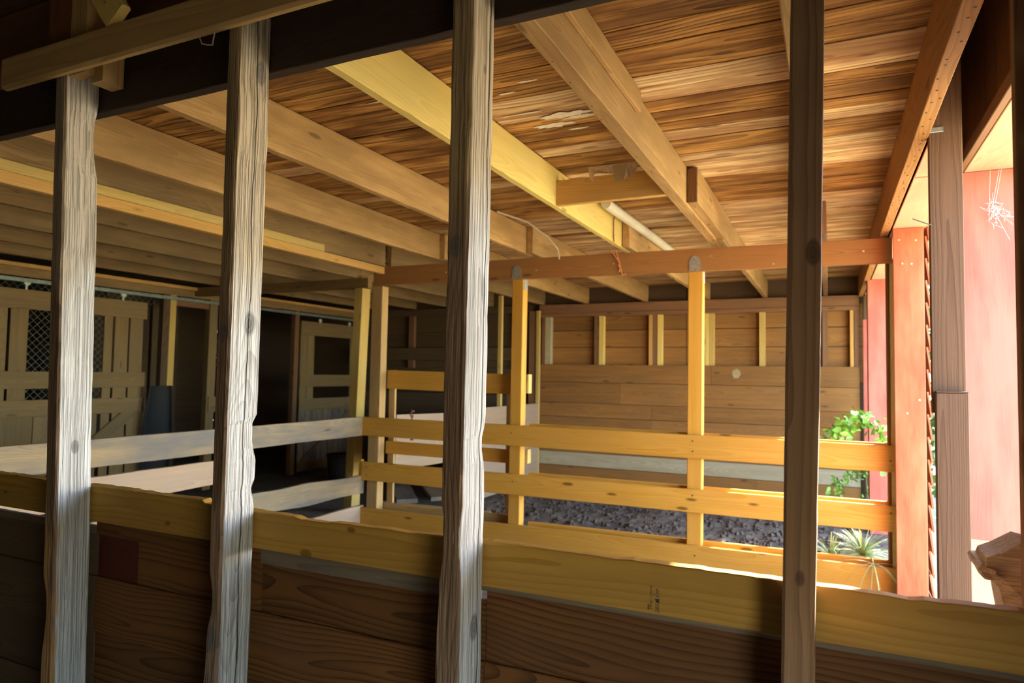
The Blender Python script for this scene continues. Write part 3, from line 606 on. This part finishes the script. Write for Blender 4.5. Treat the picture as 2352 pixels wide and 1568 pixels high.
bx('stud', 0.395, 0.425, 8.74, 8.85, 0, 2.88, 'stud_brown', wr_, axis=2)
bx('stud', 0.43, 0.62, 8.80, 8.84, 0, 2.88, 'stud_brown', wr_, axis=2)
bx('stud', 0.425, 0.557, 10.30, 10.36, 0, 2.88, 'wall_plank_dark', wr_, axis=2)
bx('jamb', 0.565, 0.98, 4.355, 4.38, 0.905, 2.887, 'red_paint', wr_, axis=2)['label'] = 'wide red painted board'
bx('jamb', 0.565, 0.98, 4.36, 4.385, 0, 0.903, 'soffit_ply', wr_, axis=2)['label'] = 'bare brown board below the red paint'
jb = bx('jamb', 0.440, 0.640, 5.80, 5.825, 0, 2.887, 'red_paint_worn', wr_, axis=2); jb['label'] = 'worn red painted jamb beside the fence'
for x, z in ((0.50, 2.62), (0.56, 2.615), (0.48, 2.8), (0.59, 2.79), (0.52, 1.5), (0.6, 1.6)): disc('nail', (x, 5.8, z), (0, -1, 0), 0.008, 0.003, 'nail', jb)
bx('jamb', 0.400, 0.60, 8.70, 8.725, 0, 2.887, 'red_paint', wr_, axis=2)['label'] = 'far red jamb'
bx('jamb', 0.386, 0.43, 9.60, 9.63, 0.9, 2.50, 'red_paint', wr_, axis=2)
bx('ledger_strip', 0.640, 0.672, 1.95, 4.42, 2.892, 2.955, 'stud_brown', wr_)
for yy in [1.9+0.235*k for k in range(12)]: bx('board', 0.675, 0.695, yy, yy+0.233, 2.90, 3.74, 'wood_reddish', wr_, axis=2)
bx('header_board', 0.675, 0.70, 4.73, 10.56, 2.90, 3.74, 'wood_reddish', wr_, axis=1)
# soffit boards under the eave
for x0, y0, y1 in ((0.675, 1.92, 4.353), (0.44, 4.387, 5.798), (0.44, 5.83, 8.2), (0.44, 8.202, 10.56)):
    bx('soffit_board', x0, 0.98, y0, y1, 2.89, 2.902, 'soffit_ply', wr_)
bx('soffit_board', 0.44, 0.55, 3.70, 4.353, 2.89, 2.902, 'soffit_ply', wr_)
bx('fascia', 0.98, 1.0, 1.9, 10.6, 2.87, 3.74, 'red_paint', wr_)
# clapboards of the wall sections between the openings
for y0, y1 in ((1.90, 2.95), (5.83, 6.24), (8.73, 9.0)):  # first section is out of view, added to end the rail's sun patch
    z = -0.02; k = 0
    while z < 2.86:
        board('clapboard', (0.668, y0, z+0.09), (0.668, y1, z+0.09), 0.195, 0.012, 'red_paint_worn', wr_, up=(-0.13, 0, 1), ch=0.002); z += 0.166
# wall beside the camera aisle, with an unseen low opening cut for warm fill
for k in range(16):
    for y0, y1 in (((-3.2, -0.40), (0.62, 1.90)) if k < 6 else ((-3.2, 1.90),)):
        bx('board', 0.66, 0.69, y0, y1, -0.05+0.24*k, 0.185+0.24*k, 'wood_reddish', wr_)
wf = struct('wall_front', (-5, -3, 0))
for k in range(16): bx('board', -12, 0.7, -3.03, -3.0, -0.05+0.24*k, 0.187+0.24*k, 'wall_plank_dark', wf)

# ------------------------------------------------------------------ left wall: stall fronts, sliding doors
wl = struct('wall_left', (-8.2, 6, 0))
bx('header_board', -8.24, -8.20, 1.95, 10.4, 2.76, 2.88, 'joist_grey', wl)
bx('header_strip', -8.20, -8.15, 1.95, 10.4, 2.86, 2.905, 'ledger_orange', wl)
for y0, y1, m in ((6.20, 6.30, 'wall_plank_dark'), (6.305, 6.40, 'stud_pale'), (6.96, 7.10, 'door_board'), (8.70, 8.80, 'stud_brown'), (2.2, 2.3, 'stud_brown')):
    board('post', (-8.22, (y0+y1)/2, 0), (-8.22, (y0+y1)/2+0.03, 2.76), y1-y0, 0.09, m, wl, up=(0, 1, 0))
bx('crosspiece', -8.24, -8.20, 6.40, 7.0, 2.62, 2.74, 'stud_brown', wl)
bx('latch_board', -8.19, -8.16, 7.0, 7.28, 1.12, 1.35, 'door_board', wl)
for z in [0.12+0.265*k for k in range(10)]:
    bx('board', -8.9, -8.88, 5.9, 7.0, z, z+0.266, 'wall_plank_dark', wl)
for yy in (6.55, 6.9): bx('stud', -8.87, -8.82, yy, yy+0.08, 0, 2.75, 'wall_plank_dark', wl)
# outer wall with daylight slits
zs = [-0.05, 0.695, 0.88, 1.815, 1.977, 2.13, 2.30, 2.50, 3.74]
ends = [(-3.0, 9.86, 'a'), (9.86, 10.03, 'slit'), (10.03, 10.6, 'a')]
for i in range(len(zs)-1):
    g = {0.695: .012, 0.88: .012, 1.815: .02, 1.977: .022, 2.13: .02, 2.30: .024, 2.50: .07}.get(zs[i], 0)
    n = max(1, round((zs[i+1]-zs[i])/0.25)); h = (zs[i+1]-zs[i])/n
    for q in range(n):
        a = zs[i]+q*h
        bx('board', -11.52, -11.49, -3.0, 9.85, a, a+h+0.004, 'wall_plank_dark', wl)
        bx('board', -11.52, -11.49, 9.852, 10.02, a+(g if q == 0 else 0), a+h+(0.004 if q < n-1 else 0), 'wall_plank_dark', wl)
        bx('board', -11.52, -11.49, 10.022, 10.6, a, a+h+0.004, 'wall_plank_dark', wl)
tr = tag(bx('door_track', -8.146, -8.118, 3.0, 10.38, 2.69, 2.735, 'track_metal'), 'grey green metal sliding door track under the header', 'track')
def hanger(y, parent, z=2.56):
    h = bx('hanger', -8.150, -8.142, y-0.052, y+0.052, z-0.05, z+0.045, 'painted_bracket', parent)
    bx('bolt', -8.152, -8.140, y-0.012, y+0.012, z+0.045, z+0.12, 'painted_bracket', h)
    tube('wheel', [(-8.15, y, z+0.13), (-8.13, y, z+0.13)], 0.035, 'painted_bracket', h, 12)
    return h
d1 = empty('door_1', (-8.16, 4.8, 0)); d1['kind'] = 'structure'; d1['label'] = 'sliding plank stall door with chain link window and diagonal brace'
for z0, z1 in ((2.392, 2.611), (1.498, 1.693), (1.18, 1.37), (0.08, 0.27)): bx('door_rail', -8.165, -8.14, 3.55, 5.965, z0, z1, 'door_board', d1)
for y0, y1 in ((3.57, 3.72), (3.73, 3.88), (4.14, 4.315), (4.345, 4.53), (5.41, 5.52), (5.55, 5.728), (5.752, 5.935)):
    bx('door_plank', -8.19, -8.166, y0, y1, 0.06, 2.60, 'door_board', d1)
for y0 in [3.89+0.185*k for k in range(8)]: bx('door_plank', -8.19, -8.167, y0, y0+0.178, 0.06, 1.18, 'door_board', d1)
board('door_brace', (-8.152, 4.62, 0.26), (-8.152, 5.80, 1.19), 0.16, 0.022, 'door_board', d1, up=(0, -0.62, 0.78))
hanger(4.48, d1); hanger(5.625, d1, 2.553)
def chain(name, x, y0, y1, z0, z1, parent, p=0.085, r=0.0024):
    V = []; F = []
    def seg(a, b):
        i = len(V); d = (Vector(b)-Vector(a)).normalized(); s = Vector((1, 0, 0)).cross(d)*r
        for q in (a, b):
            for off in (s, Vector((r, 0, 0)), -s, Vector((-r, 0, 0))): V.append(tuple(Vector(q)+off))
        for k in range(4): F.append((i+k, i+(k+1) % 4, i+4+(k+1) % 4, i+4+k))
    for sgn in (1, -1):
        c = -(z1-z0)-p
        while c < (y1-y0)+(z1-z0):
            if sgn > 0: ya, yb = y0+c, y0+c+(z1-z0)
            else: ya, yb = y0+c+(z1-z0), y0+c
            pts = []
            for t in (0, 1): pass
            lo, hi = (ya, yb) if ya < yb else (yb, ya)
            t0 = max(0, (y0-lo)/(hi-lo)); t1 = min(1, (y1-lo)/(hi-lo))
            if t1 > t0:
                if ya > yb: t0, t1 = 1-t1, 1-t0
                seg((x, ya+(yb-ya)*t0, z0+(z1-z0)*t0), (x, ya+(yb-ya)*t1, z0+(z1-z0)*t1))
            c += p
    o = link(name, mesh(name, V, F), Matrix.Identity(4), parent, 'track_metal'); o['kind'] = 'stuff'; return o
chain('wire_mesh', -8.195, 4.50, 5.42, 1.18, 2.60, d1)
chain('wire_mesh', -8.30, 3.5, 6.2, 2.60, 2.78, wl)
d2 = empty('door_2', (-8.16, 9.6, 0)); d2['kind'] = 'structure'; d2['label'] = 'far sliding stall door of narrow planks with diagonal brace'
for z0, z1 in ((2.36, 2.60), (1.47, 1.68), (1.06, 1.27), (0.05, 0.2)): bx('door_rail', -8.165, -8.14, 8.84, 10.36, z0, z1, 'door_board', d2)
bx('door_plank', -8.19, -8.166, 8.86, 9.02, 1.2, 2.58, 'door_board', d2); bx('door_plank', -8.19, -8.166, 9.03, 9.20, 1.2, 2.58, 'door_board', d2)
bx('door_plank', -8.19, -8.166, 10.18, 10.35, 1.2, 2.58, 'door_board', d2)
for k in range(10): bx('door_plank', -8.19, -8.167, 8.86+0.149*k, 9.0+0.149*k, 0.03, 1.07, 'rail_grey', d2)
board('door_brace', (-8.152, 8.92, 0.2), (-8.152, 10.25, 1.08), 0.05, 0.02, 'stud_brown', d2, up=(0, -0.6, 0.8))
hanger(9.30, d2, 2.5); hanger(10.1, d2, 2.5)
# things in the aisle
bk = thing('black_bucket', 'black plastic bucket standing by the far stall door', 'bucket', (-7.05, 8.6, 0))
lathe('body', [(0.0, 0.02), (0.17, 0.02), (0.20, 0.40), (0.215, 0.42), (0.215, 0.44), (0.19, 0.44), (0.16, 0.05), (0.0, 0.05)], (-7.05, 8.6, 0), 'black_plastic', bk)
tube('handle', [(-7.05+0.21*math.cos(a), 8.6, 0.42-0.16*math.sin(a)) for a in [math.pi*k/10 for k in range(11)]], 0.006, 'wire_dark', bk)
bt = thing('black_trough', 'black plastic trough leaning upright beside the near stall door', 'trough', (-8.0, 6.1, 0))
V = []; F = []; n = 14; mrow = 8
for side, off in ((0, 0.0), (1, 0.02)):
    for j in range(mrow+1):
        t = j/mrow
        for i in range(n+1):
            a = math.pi*(i/n)-math.pi/2; rr = 0.22*(0.75+0.25*math.sin(math.pi*t))-off
            V.append((-8.06+0.14*t*0.5+rr*0.45*math.cos(a)*-1, 6.1+rr*math.sin(a), 0.02+1.5*t))
st = (mrow+1)*(n+1)
for s_ in (0, 1):
    for j in range(mrow):
        for i in range(n):
            q = (s_*st+j*(n+1)+i, s_*st+j*(n+1)+i+1, s_*st+(j+1)*(n+1)+i+1, s_*st+(j+1)*(n+1)+i); F.append(q if s_ == 0 else q[::-1])
for j in range(mrow):
    for i in (0, n): F.append((j*(n+1)+i, (j+1)*(n+1)+i, st+(j+1)*(n+1)+i, st+j*(n+1)+i))
link('shell', mesh('shell', V, F), Matrix.Identity(4), bt, 'black_plastic')

# ------------------------------------------------------------------ broken wood chunk by the right edge
ck = thing('wood_chunk', 'broken splintered chunk of grey wood at the right end of the rail', 'wood', (0.45, 2.3, 1.2))
def chunk(name, pts2, y0, y1, parent):
    n = len(pts2); V = []; F = []; L = 5
    for j in range(L+1):
        yy = y0+(y1-y0)*j/L
        for k, (x, z) in enumerate(pts2):
            q = Vector((x*30, yy*9, z*30)); V.append((x+0.006*noise.noise(q), yy+0.02*noise.noise(q+Vector((9, 0, 0))), z+0.006*noise.noise(q+Vector((0, 9, 0)))))
    F = [tuple(range(n)), tuple(L*n+k for k in range(n-1, -1, -1))]
    for j in range(L):
        for k in range(n): F.append((j*n+k, (j+1)*n+k, (j+1)*n+(k+1) % n, j*n+(k+1) % n))
    return link(name, mesh(name, V, F), Matrix.Identity(4), parent, 'chunk_wood')
chunk('block', [(0.372, 1.231), (0.380, 1.238), (0.392, 1.24), (0.396, 1.257), (0.43, 1.276), (0.478, 1.307), (0.52, 1.30), (0.53, 1.10), (0.445, 1.05), (0.432, 1.135), (0.424, 1.172), (0.408, 1.195), (0.388, 1.198), (0.376, 1.212)], 2.30, 2.45, ck)
chunk('splinter', [(0.374, 1.225), (0.39, 1.234), (0.41, 1.232), (0.405, 1.205), (0.385, 1.206)], 2.27, 2.31, ck)

# ------------------------------------------------------------------ manure and dirt clods in the far pen
random.seed(21)
V = []; F = []
for k in range(3600):
    x = random.uniform(-4.25, 0.3); yy = random.uniform(6.25, 10.3); 
    if x < -3.4 and yy < 7.4: continue
    r = random.choice((0.010, 0.012, 0.016, 0.02, 0.035))*random.uniform(.7, 1.2)
    z = floor_h(x, yy)+r*0.1; i = len(V)
    for d in ((1, 0, 0), (0, 1, 0), (-1, 0, 0), (0, -1, 0), (0, 0, 1), (0.7, 0.7, 0.6), (-0.7, 0.5, 0.5), (0, 0, -1)):
        s_ = r*random.uniform(0.7, 1.3); V.append((x+d[0]*s_, yy+d[1]*s_, z+d[2]*s_*0.8))
    for f in ((0, 5, 4), (5, 1, 4), (1, 6, 4), (6, 2, 4), (2, 3, 4), (3, 0, 4), (0, 1, 5), (1, 2, 6), (1, 0, 7), (2, 1, 7), (3, 2, 7), (0, 3, 7)): F.append(tuple(i+q for q in f))
cz = link('dirt_clods', mesh('dirt_clods', V, F), Matrix.Identity(4), None, 'soil_clod')
tag(cz, 'dark loose dirt and manure clods covering the far pen floor', 'dirt'); cz['kind'] = 'stuff'

# ------------------------------------------------------------------ plants coming in from outside
def blade_mesh(name, root, blades, wdt, parent, mat):
    V = []; F = []
    for (d, ln, droop) in blades:
        d = Vector(d).normalized(); s = d.cross(Vector((0, 0, 1)));
        if s.length < .01: s = Vector((1, 0, 0))
        s.normalize(); i0 = len(V); n = 7
        for k in range(n+1):
            t = k/n; p = d*ln*t+Vector((0, 0, -droop*ln*t*t)); ww = wdt*(1-t*0.75)*(0.6+0.4*min(1, t*4))
            V.append(tuple(p+s*ww)); V.append(tuple(p+Vector((0, 0, ww*0.5)))); V.append(tuple(p-s*ww))
        for k in range(n):
            a = i0+k*3; F.append((a, a+3, a+4, a+1)); F.append((a+1, a+4, a+5, a+2))
    return link(name, mesh(name, V, F), Matrix.Translation(Vector(root)), parent, mat)
def spray(n, up, ln, droop, spread=1.0, bias=(0, 0, 0)):
    out = []
    for k in range(n):
        a = random.uniform(0, 2*math.pi); e = random.uniform(*up)
        out.append(((math.cos(a)*spread*math.cos(e)+bias[0], math.sin(a)*spread*math.cos(e)+bias[1], math.sin(e)+bias[2]), ln*random.uniform(.6, 1.15), droop*random.uniform(.6, 1.3)))
    return out
for i, (p, n, lb) in enumerate((((0.24, 6.42, 0.28), 110, 'bright sunlit clump of narrow leaves behind the lowest fence rail near the red jamb'), ((0.0, 6.44, 0.24), 34, 'smaller narrow leaved tuft behind the lowest fence rail beside the brown post'))):
    g = thing('grass_tuft', lb, 'grass', (p[0], p[1], 0), 'grass tufts at the fence')
    tube('stem', [(p[0], p[1], 0), (p[0]+0.01, p[1], p[2])], 0.008, 'stem', g)
    blade_mesh('blades', p, spray(n, (0.0, 1.4), 0.33, 0.35), 0.0095, g, 'leaf_blade')
g = thing('grass_tuft', 'drooping tuft of long narrow leaves hanging in front of the lowest fence rail', 'grass', (0.30, 5.93, 0.33), 'grass tufts at the fence')
tube('stem', [(0.29, 6.3, 0.25), (0.29, 6.1, 0.34), (0.295, 5.94, 0.335)], 0.006, 'stem', g)
blade_mesh('blades', (0.295, 5.94, 0.335), [((1, -0.1, 0.25), .2, .25), ((-1, -.1, .3), .24, .3), ((-.8, -.3, .1), .23, .9), ((.5, -.3, .1), .22, 1.0), ((.1, -.4, -.2), .2, 1.2), ((-.3, -.4, .0), .22, 1.3), ((.3, -.2, 0.1), .26, 1.1), ((-.1, -.3, -.6), .16, .6), ((.9, -.3, -.1), .2, .8), ((.25, -.2, -.8), .19, .4)], 0.0055, g, 'leaf_blade')
def vine(name, label, path, nleaf, size, spreadr):
    t_ = thing(name, label, 'vine', path[0], 'vines growing into the far pen')
    tube('stem', path, 0.006, 'stem', t_)
    P = [Vector(p) for p in path]
    V = []; F = []
    for k in range(nleaf):
        u = random.random()**0.8*(len(P)-1); i = min(int(u), len(P)-2); c = P[i].lerp(P[i+1], u-i)+Vector((random.gauss(0, spreadr), random.gauss(0, spreadr), random.gauss(0, spreadr)))
        nrm = Vector((random.gauss(0.5, .5), random.gauss(0.2, .6), random.gauss(.6, .4))).normalized(); a = nrm.cross(Vector((random.random(), random.random(), .3))).normalized(); b_ = nrm.cross(a); s_ = size*random.uniform(.6, 1.2)
        j = len(V)
        for (p, q, h) in ((0, -1, 0), (.55, -.45, .1), (.6, .25, .1), (0, 1.1, -.1), (-.6, .25, .1), (-.55, -.45, .1), (0, 0, -.05)): V.append(tuple(c+a*p*s_+b_*q*s_+nrm*h*s_-P[0]))
        for q in range(6): F.append((j+q, j+(q+1) % 6, j+6))
    link('leaves', mesh('leaves', V, F), Matrix.Translation(P[0]), t_, 'leaf_green')
vine('climbing_vine', 'sunlit leafy vine arching in beside the far red jamb', [(0.75, 8.15, 0.2), (0.62, 8.1, 0.8), (0.45, 8.02, 1.25), (0.30, 8.0, 1.33), (0.15, 7.95, 1.26), (-0.02, 7.9, 1.08)], 230, 0.045, 0.055)
vine('climbing_vine', 'shaded green vine hanging low in the back right corner', [(0.42, 9.3, 0.2), (0.38, 9.2, 0.62), (0.2, 9.05, 0.60), (0.08, 9.0, 0.52), (0.04, 9.0, 0.36)], 90, 0.034, 0.055)
# cobweb on the wide red board
cw = thing('cobweb', 'white dusty cobweb strung against the wide red board', 'cobweb', (0.84, 4.33, 2.6))
for k in range(34):
    p = Vector((0.815+random.gauss(0, .016), 4.33, 2.655+random.gauss(0, .03))); pts = [p]; d = Vector((random.gauss(0, 1), random.gauss(0, .2), random.gauss(0, 1))).normalized()
    for q in range(4):
        d = (d+Vector((random.gauss(0, .6), random.gauss(0, .2), random.gauss(0, .6)))).normalized(); p = p+d*0.016; pts.append(p.copy())
    tube('strand', pts, 0.0006, 'web', cw, 4)
for a, b_ in (((0.80, 4.33, 2.70), (0.83, 4.33, 2.885)), ((0.81, 4.33, 2.70), (0.84, 4.33, 2.885)), ((0.82, 4.33, 2.62), (0.87, 4.33, 2.50)), ((0.83, 4.33, 2.64), (0.885, 4.33, 2.58)), ((0.78, 4.33, 2.6), (0.79, 4.33, 2.885))):
    tube('strand', [a, b_], 0.0006, 'web', cw, 4)

# ------------------------------------------------------------------ shrubs added outside the wall to shade the far pen floor
random.seed(5)
def shade_shrub(loc, rx, ry, h, n, label):
    t_ = thing('shade_shrub', label, 'shade_shrub', loc, 'shrubs added outside the barn wall for shade')
    for k in range(5):
        a = random.uniform(0, 6.28); tube('stem', [loc, (loc[0]+rx*.4*math.cos(a), loc[1]+ry*.4*math.sin(a), h*.55), (loc[0]+rx*.6*math.cos(a), loc[1]+ry*.6*math.sin(a), h*.85)], 0.018, 'stem_bark', t_)
    V = []; F = []
    for k in range(n):
        while True:
            p = Vector((random.uniform(-1, 1), random.uniform(-1, 1), random.uniform(-1, 1)))
            if p.x*p.x+p.y*p.y < 1: break
        c = Vector((p.x*rx, p.y*ry, h*0.5+p.z*h*0.5)); nrm = Vector((random.gauss(0, 1), random.gauss(0, 1), random.gauss(.6, .7))).normalized(); a = nrm.cross(Vector((random.random(), .4, .3))).normalized(); b_ = nrm.cross(a); s_ = random.uniform(.05, .09); j = len(V)
        for (x_, y_) in ((0, -1), (.5, -.2), (.4, .5), (0, 1), (-.4, .5), (-.5, -.2)): V.append(tuple(c+a*x_*s_+b_*y_*s_))
        F += [(j, j+1, j+2, j+3), (j, j+3, j+4, j+5)]
    link('leaves', mesh('leaves', V, F), Matrix.Translation(Vector(loc)), t_, 'leaf_hedge')
shade_shrub((2.1, 10.2, 0), 0.75, 0.75, 2.95, 4600, 'green bush added for shade outside the far end of the barn wall, nearest of three')
shade_shrub((2.2, 11.85, 0), 0.8, 0.8, 3.5, 5200, 'green bush added for shade outside the far end of the barn wall, middle of three')
shade_shrub((2.2, 13.6, 0), 0.8, 0.8, 3.8, 5200, 'green bush added for shade outside the far end of the barn wall, farthest of three')

tag(tube('dangling_root', [(-2.12, 1.72, 2.985), (-2.10, 1.715, 2.955), (-2.07, 1.715, 2.945), (-2.045, 1.715, 2.94), (-2.04, 1.715, 2.965), (-2.035, 1.715, 2.985)], 0.003, 'cord', None, 5), 'thin dry root dangling under the pale cross board', 'root')
